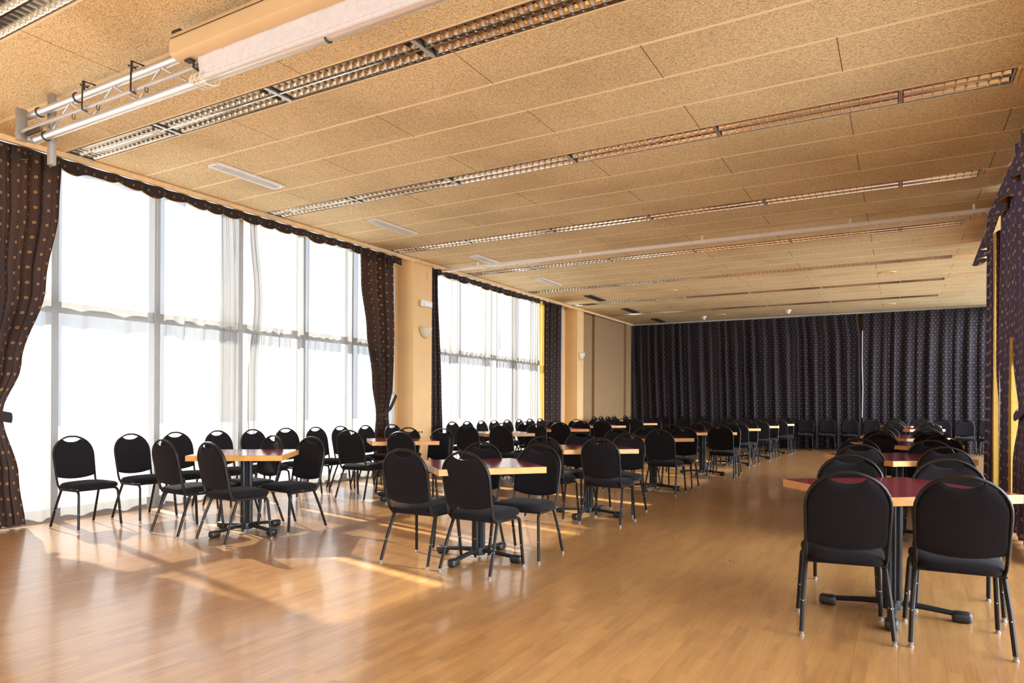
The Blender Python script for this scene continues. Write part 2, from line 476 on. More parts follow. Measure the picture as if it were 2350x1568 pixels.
# trims
t = MB(); t.box(XW - 0.005, XW + 0.035, Y0, YB, 3.725, 3.778)
tag(t.build('trim_1', 'trim_wood'), 'pale wood cornice strip along the windows', None, None, 'structure')
t = MB(); t.box(-7.5, 2.2, YB - 0.06, YB - 0.02, 3.735, 3.78)
tag(t.build('trim_2', 'white_paint'), 'white strip above the rear curtain', None, None, 'structure')
t = MB()
for a, b_ in ((9.575, 10.125), (16.595, 17.005)): t.box(-7.9, XW + 0.012, a, b_, 0, 0.07)
tag(t.build('baseboard_left', 'trim_wood'), None, None, None, 'structure')

def window(idx, x, ya, yb, posts, side=1, trans=2.25, ztop=3.94):
    m = MB(); d = 0.06
    for y in posts: m.box(x - d, x + d, y - 0.035, y + 0.035, 0.08, ztop)
    d2 = d - 0.012
    m.box(x - d2, x + d2, ya, yb, 0.0, 0.12); m.box(x - d2, x + d2, ya, yb, ztop - 0.05, ztop)
    m.box(x - d2, x + d2, ya, yb, trans - 0.06, trans + 0.06)
    o = tag(m.build('window_%d' % idx, 'win_frame'), None, None, None, 'structure')
    p = MB(); p.add([(x, ya, 0.1), (x, yb, 0.1), (x, yb, ztop - 0.05), (x, ya, ztop - 0.05)], [(0, 1, 2, 3)])
    p.build('pane', 'glass', o)
window(1, -7.74, 2.85, 9.38, [2.9, 3.84, 4.97, 6.15, 7.26, 8.28, 9.32], trans=2.23)
window(2, -7.74, 10.12, 16.2, [10.2, 11.28, 12.48, 13.6, 14.75, 16.14], trans=2.23)
window(3, -7.74, -4.6, 2.35, [-4.5, -3.4, -2.3, -1.2, -0.1, 1.0, 2.3])
window(4, 2.25, 2.9, 9.5, [3.0, 5.2, 7.4, 9.4], ztop=3.68)
window(5, 2.25, 9.85, 12.9, [9.9, 11.4, 12.85], ztop=3.68)
window(6, 2.25, -5.5, 2.4, [-5.4, -3.9, -1.9, 0.2, 2.3], ztop=3.68)  # unseen bay behind the camera, put in for light on the near floor
window(7, 2.25, 13.3, 21.2, [13.4, 15.3, 17.2, 19.1, 21.1], ztop=3.68)  # unseen bay without curtains, added to light the far end

# ------------------------------------------------------------------ curtains
def cloth(name, mat, axis, pos, e0, e1, z0, z1, nfold, amp, width=None, nu=None, nz=22, seed=0, thick=0.0, parent=None,
          ampf=None, hem=None, gather=1.0):
    """hanging cloth. axis 'Y' runs along Y at x=pos, 'X' runs along X at y=pos. e0/e1: edge as function of z."""
    rnd = random.Random(seed)
    ph = [rnd.uniform(0, 6.28) for _ in range(4)]
    wd = width or abs(e1(z1) - e0(z1)) * 1.6
    nu = nu or max(24, int(nfold * 12))
    # folds of uneven width
    wig = [rnd.uniform(-0.25, 0.25) for _ in range(int(nfold) + 3)]
    vs = []; uvs = []
    for j in range(nz + 1):
        z = z0 + (z1 - z0) * j / nz
        a, b_ = e0(z), e1(z)
        A0 = amp * (ampf(z) if ampf else 1)
        for i in range(nu + 1):
            s = i / nu
            q = s * nfold
            k = int(q); fr = q - k
            wq = q + (wig[k] * (1 - fr) + wig[k + 1] * fr)
            A = A0 * (1 + 1.3 * (wig[k] * (1 - fr) + wig[k + 1] * fr))
            off = math.sin(2 * PI * wq + 0.35 * math.sin(z * 1.3 + ph[0])) * (0.65 + 0.35 * math.sin(wq * 2.3 + ph[1]))
            off += 0.25 * math.sin(4 * PI * wq + ph[2] + 0.5 * math.sin(z * 0.9))
            h = a + (b_ - a) * s + 0.25 * A * math.sin(4 * PI * wq + ph[3])
            zz = z
            if hem and j == 0: zz = z + hem(s)
            elif hem and j < 4: zz = z + hem(s) * (1 - j / 4)
            n = pos + A * off
            vs.append((n, h, zz) if axis == 'Y' else (h, n, zz))
            uvs.append((s * wd, z))
    fs = []; fu = []
    for j in range(nz):
        for i in range(nu):
            p = j * (nu + 1) + i
            q4 = (p, p + 1, p + nu + 2, p + nu + 1)
            fs.append(q4); fu.append([uvs[q] for q in q4])
    m = MB(); m.add(vs, fs, True, fu)
    o = m.build(name, mat, parent, autosmooth=False)
    if thick:
        md = o.modifiers.new('thickness', 'SOLIDIFY'); md.thickness = thick; md.offset = 0
    return o
def C(v): return lambda z: v
def lerp_pts(pts):
    pts = sorted(pts)
    def fn(z):
        if z <= pts[0][0]: return pts[0][1]
        for (a, va), (b_, vb) in zip(pts, pts[1:]):
            if z <= b_:
                t = (z - a) / (b_ - a); t = t * t * (3 - 2 * t)
                return va + (vb - va) * t
        return pts[-1][1]
    return fn

# sheers, bay 1
XS = XW - 0.14
sheers1 = [(2.85, 4.80, 5, 0.030, 'voile panel beside the tied-back dark curtain at the picture edge'),
           (4.885, 5.98, 4, 0.035, 'second voile panel from the left, right behind the window-side table'),
           (6.20, 6.965, 5, 0.035, 'voile panel just right of the open sky gap'),
           (7.035, 7.97, 6, 0.030, 'fourth voile panel from the left in the big window'),
           (8.10, 9.0, 6, 0.035, 'voile panel next to the tied-back dark curtain at the pillar')]
for k, (a, b_, nf, am, lb) in enumerate(sheers1):
    if k == 1: fold = lambda z: 1.0
    o = cloth('sheer_curtain', 'sheer', 'Y', XS, C(a), C(b_), 0.015, 3.70, nf, am, seed=20 + k, nz=26)
    tag(o, 'white sheer ' + lb, 'curtain', 'white sheers on the large window')
# bunched edge of the second panel
o = cloth('sheer_curtain', 'sheer', 'Y', XS + 0.035, C(5.72), lerp_pts([(0, 6.06), (1.0, 6.0), (2.4, 6.02), (3.7, 5.96)]), 0.02, 3.70, 3, 0.03, seed=41, nz=20)
tag(o, 'narrow bunched white sheer just left of the open sky gap', 'curtain', 'white sheers on the large window')
o = cloth('sheer_curtain', 'sheer', 'Y', XS + 0.05, lerp_pts([(0, 6.12), (1.6, 6.14), (2.6, 6.24), (3.7, 6.16)]), lerp_pts([(0, 6.30), (1.6, 6.30), (2.6, 6.38), (3.7, 6.28)]), 0.02, 3.70, 2, 0.022, seed=42, nz=20)
tag(o, 'narrow bunched white sheer just right of the open sky gap', 'curtain', 'white sheers on the large window')
sheers2 = [(10.15, 11.34, 7, 0.04, 'left panel beside the dark side curtain'), (11.33, 12.5, 7, 0.04, 'middle panel'),
           (12.62, 13.48, 6, 0.035, 'panel right of the bluish gap'), (13.47, 14.62, 8, 0.04, 'right panel beside the gold lined curtain')]
for k, (a, b_, nf, am, lb) in enumerate(sheers2):
    o = cloth('sheer_curtain', 'sheer', 'Y', XS, C(a), C(b_), 0.015, 3.70, nf, am, seed=60 + k)
    tag(o, 'white sheer curtain on the farther window, ' + lb, 'curtain', 'white sheers on the farther window')
# dark drapes, left
XD = XW + 0.0
def pinch(z, zc, w): return 1 - 0.55 * math.exp(-((z - zc) / w) ** 2)
d1 = thing('tied_curtain', 'dark ring-patterned curtain tied back at the left picture edge', 'curtain', (0, 0, 0), 0, 'dark tied-back curtains')
cloth('curtain_cloth', 'drape', 'Y', XD, lerp_pts([(0, 2.75), (1.1, 2.85), (3.7, 2.5)]),
      lerp_pts([(0, 3.46), (0.5, 3.40), (1.12, 3.26), (1.6, 3.42), (2.4, 3.64), (3.2, 3.76), (3.71, 3.78)]), 0.03, 3.70, 9, 0.055, width=3.0, seed=3, nz=40,
      parent=d1, ampf=lambda z: pinch(z, 1.12, 0.3))
tb = MB(); tb.tube([(XD + 0.075, 2.75, 1.30), (XD + 0.10, 3.0, 1.18), (XD + 0.09, 3.2, 1.10), (XD + 0.03, 3.32, 1.08), (XD - 0.05, 3.30, 1.10)], 0.05, 10, 0.012, up=(1, 0, 0))
tb.build('tie_band', 'drape', d1)
d2 = thing('tied_curtain', 'dark ring-patterned curtain tied back against the first pillar', 'curtain', (0, 0, 0), 0, 'dark tied-back curtains')
cloth('curtain_cloth', 'drape', 'Y', XD, lerp_pts([(0, 8.56), (0.5, 8.58), (1.05, 8.60), (1.6, 8.52), (2.4, 8.36), (3.2, 8.22), (3.7, 8.20)]),
      lerp_pts([(0, 9.0), (1.1, 8.93), (1.5, 9.02), (2.4, 9.08), (3.7, 9.06)]), 0.03, 3.70, 7, 0.05, width=2.2, seed=5, nz=40,
      parent=d2, ampf=lambda z: pinch(z, 1.05, 0.3))
tb = MB(); tb.tube([(XD + 0.05, 8.56, 1.02), (XD + 0.08, 8.72, 1.05), (XD + 0.08, 8.88, 1.16), (XD + 0.06, 9.04, 1.36), (XD - 0.1, 9.14, 1.42)], 0.035, 10, 0.012, up=(1, 0, 0))
tb.build('tie_band', 'drape', d2)
d3 = thing('side_curtain', 'dark ring-patterned narrow curtain hanging just right of the first pillar', 'curtain', (0, 0, 0), 0)
cloth('curtain_cloth', 'drape', 'Y', XD - 0.02, C(10.13), lerp_pts([(0, 10.50), (1.5, 10.44), (3.7, 10.30)]), 0.03, 3.70, 4, 0.04, width=1.2, seed=8, parent=d3, thick=0.004)
d4 = thing('side_curtain', 'dark ring-patterned curtain with gold lining edge before the second pillar', 'curtain', (0, 0, 0), 0)
cloth('curtain_cloth', 'drape', 'Y', XD, lerp_pts([(0, 14.75), (3.7, 14.72)]), C(15.62), 0.03, 3.70, 7, 0.05, width=2.4, seed=9, parent=d4, thick=0.004)
o = cloth('lining', 'lining', 'Y', XD - 0.06, lerp_pts([(0, 14.62), (2, 14.50), (3.7, 14.46)]), C(14.80), 0.03, 3.70, 2, 0.02, width=0.6, seed=10, parent=d4)
o['label'] = 'gold lining'
# right side drapes
XRD = 1.06
d5 = thing('lined_curtain', 'navy ring-patterned curtain with gold lining, nearest at the right picture edge', 'curtain', (0, 0, 0), 0, 'lined curtains on the right')
cloth('curtain_cloth', 'drape_right_lit', 'Y', 0.97, lerp_pts([(0, 6.6), (1.2, 6.9), (3.5, 6.6)]), lerp_pts([(0, 8.15), (0.7, 8.05), (1.15, 7.78), (1.8, 8.02), (3.5, 7.98)]), 0.03, 3.70, 7, 0.04, width=3.2, seed=12, parent=d5, ampf=lambda z: pinch(z, 1.15, 0.3), nz=36, thick=0.004)
o = cloth('lining', 'lining', 'Y', 0.985, lerp_pts([(1.9, 8.0), (2.5, 7.92), (3.5, 7.92)]), lerp_pts([(1.9, 8.05), (2.5, 8.24), (3.5, 8.28)]), 1.9, 3.60, 2, 0.012, width=0.5, seed=13, parent=d5)
o['label'] = 'gold lining'
tb = MB(); tb.tube([(0.93, 7.0, 1.28), (0.92, 7.4, 1.18), (0.915, 7.7, 1.14), (0.95, 7.86, 1.18), (1.05, 7.9, 1.26)], 0.04, 10, 0.012, up=(1, 0, 0)); tb.build('tie_band', 'drape_right_lit', d5)
d6 = thing('lined_curtain', 'navy ring-patterned curtain between two gold lining strips at right', 'curtain', (0, 0, 0), 0, 'lined curtains on the right')
cloth('curtain_cloth', 'drape_right_lit', 'Y', 1.04, lerp_pts([(0, 8.6), (1.6, 8.6), (1.95, 8.05), (3.7, 8.1)]), lerp_pts([(0, 9.75), (1.4, 9.75), (1.9, 10.0), (3.7, 9.85)]), 0.03, 3.70, 8, 0.04, width=3.4, seed=14, parent=d6, nz=36, thick=0.004)
o = cloth('lining', 'lining', 'Y', 0.995, lerp_pts([(0, 8.22), (1.2, 8.28), (1.95, 8.62)]), lerp_pts([(0, 8.80), (1.2, 8.84), (1.95, 8.70)]), 0.06, 1.95, 3, 0.014, width=1.1, seed=15, parent=d6)
o['label'] = 'gold lining'
d7 = thing('lined_curtain', 'navy ring-patterned curtain farthest along the right side, by the rear curtain', 'curtain', (0, 0, 0), 0, 'lined curtains on the right')
cloth('curtain_cloth', 'drape_right_lit', 'Y', 1.05, lerp_pts([(0, 10.1), (3.7, 10.1)]), lerp_pts([(0, 11.45), (1.5, 11.35), (3.7, 11.15)]), 0.03, 3.70, 8, 0.035, width=3.0, seed=16, parent=d7, nz=36, thick=0.004)
o = cloth('lining', 'lining', 'Y', 1.0, lerp_pts([(0, 9.68), (1.2, 9.75), (1.75, 10.05), (3.7, 10.1)]), lerp_pts([(0, 10.3), (1.2, 10.28), (1.75, 10.16), (3.7, 10.32)]), 0.05, 3.45, 3, 0.012, width=1.2, seed=17, parent=d7)
o['label'] = 'gold lining'
# rear curtain, two halves
for k, (a, b_, lb) in enumerate(((-7.42, -0.895, 'left and wider half of the dark dotted rear curtain'), (-0.875, 2.15, 'right half of the dark dotted rear curtain, right of the pale slit'))):
    o = cloth('rear_curtain', 'drape_back', 'X', YB - 0.18, lerp_pts([(0, a + (0.10 if k == 0 else 0)), (3.7, a)]), lerp_pts([(0, b_), (3.0, b_ - 0.02), (3.7, b_ - 0.1 if k == 0 else b_)]), 0.03, 3.72,
              round((b_ - a) * 3.7), 0.055, width=(b_ - a) * 1.7, nz=24, seed=30 + k, ampf=lambda z: 0.45 + 0.55 * min(1, (3.72 - z) / 1.2))
    tag(o, lb, 'curtain', 'rear curtain halves')

m = MB(); m.tube([(-0.886, YB - 0.27, 3.25), (-0.89, YB - 0.275, 2.4), (-0.87, YB - 0.27, 1.7), (-0.885, YB - 0.27, 0.9)], 0.009, 8)  # pale tube stands in for light through the gap between the halves
o = m.build('light_slit_strip', 'screen_cloth', o); o['label'] = 'pale strip in place of the light slit'

# valances
def valance(x, ya, yb, z1, h, label, mat, flare=0.0, nf=None, gold=True):
    r = thing('valance', label, 'valance', (0, 0, 0), 0, 'gathered valances above the windows')
    rnd = random.Random(int(ya * 10) + 5)
    nf = nf or int((yb - ya) * 3.6)
    nu = nf * 10; nz = 6
    vs = []; uvs = []; sg = -1 if x > 0 else 1
    wig = [rnd.uniform(-0.3, 0.3) for _ in range(nf + 2)]; dz = [rnd.uniform(-0.045, 0.03) * h / 0.15 for _ in range(nf + 2)]
    for j in range(nz + 1):
        t_ = j / nz
        for i in range(nu + 1):
            q = i / nu * nf; k = int(q); fr = q - k; wv = q + wig[k] * (1 - fr) + wig[min(k + 1, nf + 1)] * fr
            dd = dz[k] * (1 - fr) + dz[k + 1] * fr
            am = (0.012 + 0.03 * t_) * (1.6 if h > 0.2 else 1)
            off = am * math.sin(2 * PI * wv) + flare * t_
            zz = z1 - (h + dd + 0.018 * math.sin(2 * PI * wv + 1)) * t_
            vs.append((x + sg * off, ya + (yb - ya) * i / nu + 0.4 * am * math.cos(2 * PI * wv), zz))
            uvs.append((i / nu * (yb - ya) * 1.5, zz))
    fs = []; fu = []
    for j in range(nz):
        for i in range(nu):
            p = j * (nu + 1) + i; q4 = (p, p + 1, p + nu + 2, p + nu + 1)
            fs.append(q4); fu.append([uvs[q] for q in q4])
    m = MB(); m.add(vs, fs, True, fu); o = m.build('valance_cloth', mat, r, autosmooth=False)
    md = o.modifiers.new('thickness', 'SOLIDIFY'); md.thickness = 0.006; md.offset = 0
    if gold:
        m = MB(); m.add([(a - sg * 0.014, b__, c_ - 0.004) for a, b__, c_ in vs], fs, True, fu)
        o = m.build('lining', 'lining', r, autosmooth=False); o['label'] = 'gold lining behind the frill'
    return r
valance(XW - 0.05, 2.0, 9.28, 3.735, 0.115, 'dark frilled valance strip above the large window', 'drape')
valance(XW - 0.05, 10.13, 15.78, 3.735, 0.115, 'dark frilled valance strip above the farther window', 'drape')
valance(XW - 0.05, -4.6, 1.95, 3.735, 0.115, 'dark frilled valance strip above the window beside the camera', 'drape', gold=False)
valance(1.02, 2.5, 9.55, 3.775, 0.42, 'large navy gathered valance nearest at the right picture edge', 'drape_right_lit', flare=0.09, nf=15)
valance(1.10, 9.9, 12.75, 3.775, 0.42, 'smaller-looking navy gathered valance farther along the right side', 'drape_right_lit', flare=0.09, nf=7)

# ------------------------------------------------------------------ ceiling lights
NX = [-7.43, -5.965, -4.475, -2.985, -1.495, -0.005, 0.755]
def light_proto(L, name='louvre_light'):
    r = thing(name, '', 'ceiling light', (0, 0, ZC))
    W = 0.275; e = 0.004
    m = MB()   # housing, open below
    x0, x1, y0, y1, h = e, L - e, -W, 0, 0.13
    m.box(x0, x1, y0, y0 + 0.004, -0.004, h); m.box(x0, x1, y1 - 0.004, y1, -0.004, h)
    m.box(x0, x0 + 0.004, y0, y1, -0.004, h); m.box(x1 - 0.004, x1, y0, y1, -0.004, h)
    m.box(x0, x1, y0, y1, h, h + 0.004)
    m.build('housing', 'housing', r)
    for xx in (0.005, L - 0.005):
        m = MB(); m.box(xx - 0.006, xx + 0.006, -W, 0, -0.005, 0.006); m.build('end_divider', 'alu', r)
    m = MB()
    for yc in (-W * 0.25, -W * 0.75):
        hw = W * 0.25 - 0.008
        for sg in (-1, 1):       # parabolic side reflectors
            pr = [(hw, 0.0), (hw * 0.94, 0.015), (hw * 0.80, 0.032), (hw * 0.55, 0.05)]
            for (a, za), (b_, zb) in zip(pr, pr[1:]):
                m.add([(x0 + .014, yc + sg * a, za), (x1 - .014, yc + sg * a, za), (x1 - .014, yc + sg * b_, zb), (x0 + .014, yc + sg * b_, zb)], [(0, 1, 2, 3)], True)
        nb = max(3, round(L / 0.075))
        for k in range(1, nb):
            xb = L * k / nb
            pr = [(0.0015, 0.0), (0.004, 0.015), (0.009, 0.032), (0.014, 0.046)]
            for sg in (-1, 1):
                for (a, za), (b_, zb) in zip(pr, pr[1:]):
                    ha, hb = hw * (1 - za * 6), hw * (1 - zb * 6)
                    m.add([(xb + sg * a, yc - ha, za), (xb + sg * a, yc + ha, za), (xb + sg * b_, yc + hb, zb), (xb + sg * b_, yc - hb, zb)], [(0, 1, 2, 3)], True)
    m.box(x0, x1, -W / 2 - 0.007, -W / 2 + 0.007, -0.001, 0.012)
    m.build('louvre', 'louvre', r)
    for yc in (-W * 0.25, -W * 0.75):
        m = MB(); m.cyl((0.02, yc, 0.085), (L - 0.02, yc, 0.085), 0.013, 10); m.build('fluorescent_tube', 'tube_dull', r)
    return r
ORD = ['first', 'second', 'third', 'fourth', 'fifth', 'sixth', 'seventh', 'eighth', 'ninth', 'tenth', 'eleventh', 'twelfth', 'thirteenth', 'fourteenth', 'fifteenth', 'sixteenth', 'seventeenth']
full = light_proto(1.485); half = light_proto(0.755)
first = {0: True, 1: True}
for si, yf in enumerate(STRIPS):
    for k in range(6):
        if si == 0 and k > 2: continue
        h = 1 if k == 5 else 0
        p = half if h else full
        o = p if first[h] else copy_tree(p)
        first[h] = False
        o.location = (NX[k] + 0.003, yf - 0.005, ZC)
        place = 'end piece nearest the right wall' if k == 5 else ORD[k] + ' module from the windows'
        tag(o, 'recessed louvre light, %s, %s light strip from the camera' % (place, ORD[si]), 'ceiling light', 'louvre lights in strips')
# blank cover plates at strip ends
for si, yf in enumerate(STRIPS):
    if si == 0: continue
    m = MB(); m.box(0.79, XR, yf - SW + 0.005, yf - 0.005, ZC - 0.012, ZC - 0.001); m.box(0.762, 0.785, yf - SW + 0.005, yf - 0.005, ZC - 0.014, ZC)
    tag(m.build('cover_plate', 'trim_wood'), 'tan blank plate at the right end of the %s light strip' % ORD[si], 'cover plate', 'blank plates at strip ends')

# slot vents
vents = [(4.72, 5.66), (7.26, 8.18), (9.84, 10.74), (12.25, 13.15), (14.78, 15.7), (17.25, 18.12), (19.72, 20.6)]
def vent(label, dark):
    r = thing('slot_vent', label, 'vent', (0, 0, 0), 0, 'slot vents along the window side')
    m = MB(); W, Lh = 0.19, 0.92
    m.box(0, W, 0, 0.03, -0.02, 0); m.box(0, W, Lh - 0.03, Lh, -0.02, 0); m.box(0, 0.028, 0, Lh, -0.02, 0); m.box(W - 0.028, W, 0, Lh, -0.02, 0)
    m.build('frame', 'dark' if dark else 'white_paint', r)
    for k in range(3):
        s_ = MB(); x = 0.045 + k * 0.042; s_.box(x, x + 0.014, 0.03, Lh - 0.03, -0.018, -0.004); s_.build('slat', 'dark' if dark else 'white_paint', r)
    b_ = MB(); b_.box(0.02, W - 0.02, 0.02, Lh - 0.02, -0.003, -0.001); b_.build('slot_backing', 'dark', r)
    return r
va = vent('', False); vd = vent('', True); ua = ud = False
for k, (a, b_) in enumerate(vents):
    if k < 4: o = va if not ua else copy_tree(va); ua = True; c_ = 'white'
    else: o = vd if not ud else copy_tree(vd); ud = True; c_ = 'dark'
    o.location = (-6.47, a, ZC)
    tag(o, '%s slot vent in the ceiling, %s from the camera along the windows' % (c_, ORD[k]), 'vent')

# ceiling discs and smoke detectors
for (x, y), lb in (((-4.46, 15.0), 'on the left, nearer the camera'), ((-0.22, 14.9), 'on the right, nearer the camera'), ((-4.43, 19.7), 'on the left, close to the rear curtain'), ((-0.25, 19.6), 'on the right, close to the rear curtain')):
    m = MB(); m.lathe([(0.001, -0.012), (0.10, -0.012), (0.13, -0.018), (0.15, -0.012), (0.155, 0)], seg=28)
    o = m.build('ceiling_speaker', 'trim_wood'); o.location = (x, y, ZC); tag(o, 'flat round ceiling speaker ' + lb, 'speaker', 'round ceiling speakers')
for (x, y), lb in (((-4.94, 19.9), 'left one'), ((-2.62, 19.6), 'right one')):
    m = MB(); m.lathe([(0.001, -0.10), (0.03, -0.095), (0.05, -0.07), (0.055, -0.04), (0.075, -0.03), (0.08, 0)], seg=20)
    o = m.build('smoke_detector', 'white_paint'); o.location = (x, y, ZC); tag(o, 'small white smoke detector near the rear curtain, ' + lb, 'smoke detector', 'smoke detectors')

# curtain track across the ceiling
tr = thing('curtain_track', 'white curtain track running across the whole ceiling', 'curtain track')
m = MB(); m.rbox(-7.38, 1.02, 10.325, 10.375, 3.665, 3.715, 0.006); m.build('rail', 'rail_white', tr)
for x in (-6.6, -4.6, -2.6, -0.6, 0.8):
    m = MB(); m.box(x - 0.012, x + 0.012, 10.338, 10.362, 3.70, ZC - 0.001); m.build('bracket', 'rail_white', tr)
gx = [-6.55 + 0.035 * k for k in range(34)] + [-0.35 + 0.04 * k for k in range(20)] + [0.55, 0.62, 0.70, 0.78, 0.86, 0.94, -7.2, -7.0]
gp = None
for x in gx:
    if gp is None:
        m = MB(); m.box(-0.005, 0.005, -0.006, 0.006, -0.025, 0); m.tube([(0, 0, -0.02), (0.004, 0, -0.035), (0.012, 0, -0.04), (0.012, 0, -0.03)], 0.003, 6)
        gp = m.build('glider', 'white_paint', tr); o = gp
    else:
        o = gp.copy(); COL.objects.link(o); o.parent = tr
    o.location = (x, 10.35, 3.666)

# ------------------------------------------------------------------ truss + screen
ts = thing('aluminium_truss', 'silver two-tube truss hanging under the ceiling at upper left', 'truss')
YT = 2.965; ZL, ZU = 3.41, 3.625
m = MB(); m.cyl((-6.23, YT, ZL), (1.2, YT, ZL), 0.031, 18); m.build('tube', 'alu', ts)
m = MB(); m.cyl((-6.36, YT, ZU), (1.2, YT, ZU), 0.031, 18); m.build('tube', 'alu', ts)
m = MB(); x = -5.99; k = 0; pts = [(-6.28, YT, ZU - 0.02)]
while x < 1.1:
    pts.append((x, YT, ZU - 0.02 if k % 2 else ZL + 0.02)); x += 0.27 if k % 2 == 0 else 0.315; k += 1
for a, b_ in zip(pts, pts[1:]): m.cyl(a, b_, 0.009, 8)
m.build('lacing', 'alu', ts)
m = MB()
for xx in (-6.18, -5.62): m.tube([(xx, YT + 0.036 * math.cos(t_), ZU + 0.036 * math.sin(t_)) for t_ in [i * PI / 7 for i in range(14)]], 0.005, 6, closed=True)
for xx in (-6.08, -2.95): m.tube([(xx, YT + 0.036 * math.cos(t_), ZL + 0.036 * math.sin(t_)) for t_ in [i * PI / 7 for i in range(14)]], 0.005, 6, closed=True)
m.build('clamp_ring', 'black_strap', ts)
# end bracket: perforated flat + square post
m = MB(); m.rbox(-6.36, -6.33, YT - 0.10, YT - 0.02, 3.40, ZU + 0.04, 0.004)
m.build('end_plate', 'steel_dull', ts)
m = MB(); m.rbox(-6.15, -6.10, YT + 0.04, YT + 0.09, 3.20, ZC, 0.004)
m.build('hanger_post', 'steel_dull', ts)
m = MB(); m.rbox(-6.36, -6.30, YT - 0.03, YT + 0.06, ZL - 0.0, ZL + 0.05, 0.004); m.build('end_clamp', 'alu', ts)
for xx in (-3.0, -0.5):
    m = MB(); m.box(xx, xx + 0.03, YT - 0.01, YT + 0.01, ZU, ZC); m.build('hanger', 'black_strap', ts)
hr = thing('hook_rail', 'thin aluminium rail with small rings hooked in front of the truss', 'rail')
ZR, YR = 3.47, 2.90
m = MB(); m.rbox(-6.42, -3.0, YR - 0.012, YR + 0.012, ZR - 0.014, ZR + 0.014, 0.003); m.build('rail', 'alu', hr)
for xx in (-5.38, -4.76, -4.06):
    m = MB()
    m.tube([(xx, YT + 0.04, ZU + 0.02), (xx, YT + 0.0, ZU + 0.045), (xx, YR - 0.025, ZU + 0.04), (xx, YR - 0.03, ZR + 0.02), (xx, YR - 0.03, ZR - 0.02), (xx, YR + 0.01, ZR - 0.025)], 0.013, 6, 0.004, up=(0, 1, 0))
    m.cyl((xx - 0.02, YT - 0.03, ZU + 0.03), (xx - 0.09, YT - 0.03, ZU + 0.045), 0.005, 6)
    for a_ in range(4):
        m.cyl((xx - 0.09, YT - 0.03, ZU + 0.045), (xx - 0.09, YT - 0.03 + 0.03 * math.cos(a_ * PI / 2), ZU + 0.045 + 0.03 * math.sin(a_ * PI / 2)), 0.006, 6)
    m.build('clamp_hook', 'black_strap', hr)
gp = None
for xx in [-6.25 + 0.02 * k for k in range(12)] + [-5.55, -5.22, -4.62, -6.40]:
    if gp is None:
        m = MB(); m.tube([(0, 0.012 * math.cos(i * PI / 5), -0.03 + 0.022 * math.sin(i * PI / 5)) for i in range(10)], 0.0025, 5, closed=True)
        gp = m.build('ring', 'frame_metal', hr); o = gp
    else: o = gp.copy(); COL.objects.link(o); o.parent = hr
    o.location = (xx, YR, ZR)
sc = thing('projection_screen', 'beige cased roll-down projection screen under the ceiling at top left', 'projection screen')
m = MB(); prof = [(2.80, 3.668), (2.785, 3.655), (2.765, 3.60), (2.765, 3.515), (2.785, 3.50), (2.86, 3.49), (2.915, 3.51), (2.915, 3.668)]
xa, xb = -4.16, 0.9
vs = [(xa, y, z) for y, z in prof] + [(xb, y, z) for y, z in prof]; n = len(prof)
m.add(vs, [(i, (i + 1) % n, n + (i + 1) % n, n + i) for i in range(n)] + [tuple(range(n - 1, -1, -1)), tuple(range(n, 2 * n))])
m.build('case', 'beige_metal', sc)
m = MB(); m.box(xa + 0.01, xb, 2.7655, 2.767, 3.612, 3.617); m.box(xa - 0.03, xa + 0.05, 2.80, 2.91, 3.668, 3.69); m.box(xa + .06, xa + 0.12, 2.83, 2.87, 3.480, 3.492)
m.build('bracket', 'black_strap', sc)
cl = MB(); vs = []; nx_, nz_ = 80, 6
for j in range(nz_ + 1):
    for i in range(nx_ + 1):
        xx = -3.99 + (0.7 + 3.99) * i / nx_; z = 3.50 - (3.50 - 3.37) * j / nz_
        vs.append((xx + (0.0 if i else 0), 2.85 + 0.02 * j / nz_ + 0.003 * math.sin(i * 1.7) * math.exp(-i / 12), z))
fs = [(j * (nx_ + 1) + i, j * (nx_ + 1) + i + 1, (j + 1) * (nx_ + 1) + i + 1, (j + 1) * (nx_ + 1) + i) for j in range(nz_) for i in range(nx_)]
cl.add(vs, fs, True); o = cl.build('screen_cloth', 'screen_cloth', sc, autosmooth=False)
md = o.modifiers.new('thickness', 'SOLIDIFY'); md.thickness = 0.003
m = MB(); m.cyl((-4.10, 2.88, 3.372), (0.75, 2.88, 3.372), 0.018, 14); m.build('bottom_bar', 'screen_cloth', sc)
m = MB()
for xx in (-4.06, -4.02, -3.97): m.tube([(xx + 0.02 * math.sin(t_), 2.925 + 0.075 * math.cos(t_), 3.378 + 0.034 * math.sin(t_)) for t_ in [i * PI / 8 for i in range(16)]], 0.006, 6, closed=True)
m.build('strap', 'strap', sc)

# ------------------------------------------------------------------ wall fittings
def sconce(y, x, w_, label):
    r = thing('wall_sconce', label, 'wall lamp', (x, y, 2.60), 0, 'half-bowl wall lamps')
    m = MB(); vs = []; nu, nv = 16, 8
    for j in range(nv + 1):
        ph = j / nv * PI / 2
        for i in range(nu + 1):
            th = -PI / 2 + PI * i / nu
            vs.append((0.11 * math.cos(th) * math.cos(ph), w_ / 2 * math.sin(th) * math.cos(ph), -0.20 * math.sin(ph)))
    fs = [(j * (nu + 1) + i, j * (nu + 1) + i + 1, (j + 1) * (nu + 1) + i + 1, (j + 1) * (nu + 1) + i) for j in range(nv) for i in range(nu)]
    m.add(vs, fs, True); o = m.build('shade', 'sconce', r)
    md = o.modifiers.new('thickness', 'SOLIDIFY'); md.thickness = 0.005; md.offset = -1
    m = MB(); m.box(0, 0.012, -0.06, 0.06, -0.14, -0.02); m.build('backplate', 'dark', r)
sconce(9.90, XW + 0.001, 0.32, 'half-bowl wall lamp on the first pillar beside the large window')
sconce(16.80, XW + 0.001, 0.30, 'half-bowl wall lamp on the farther second pillar')
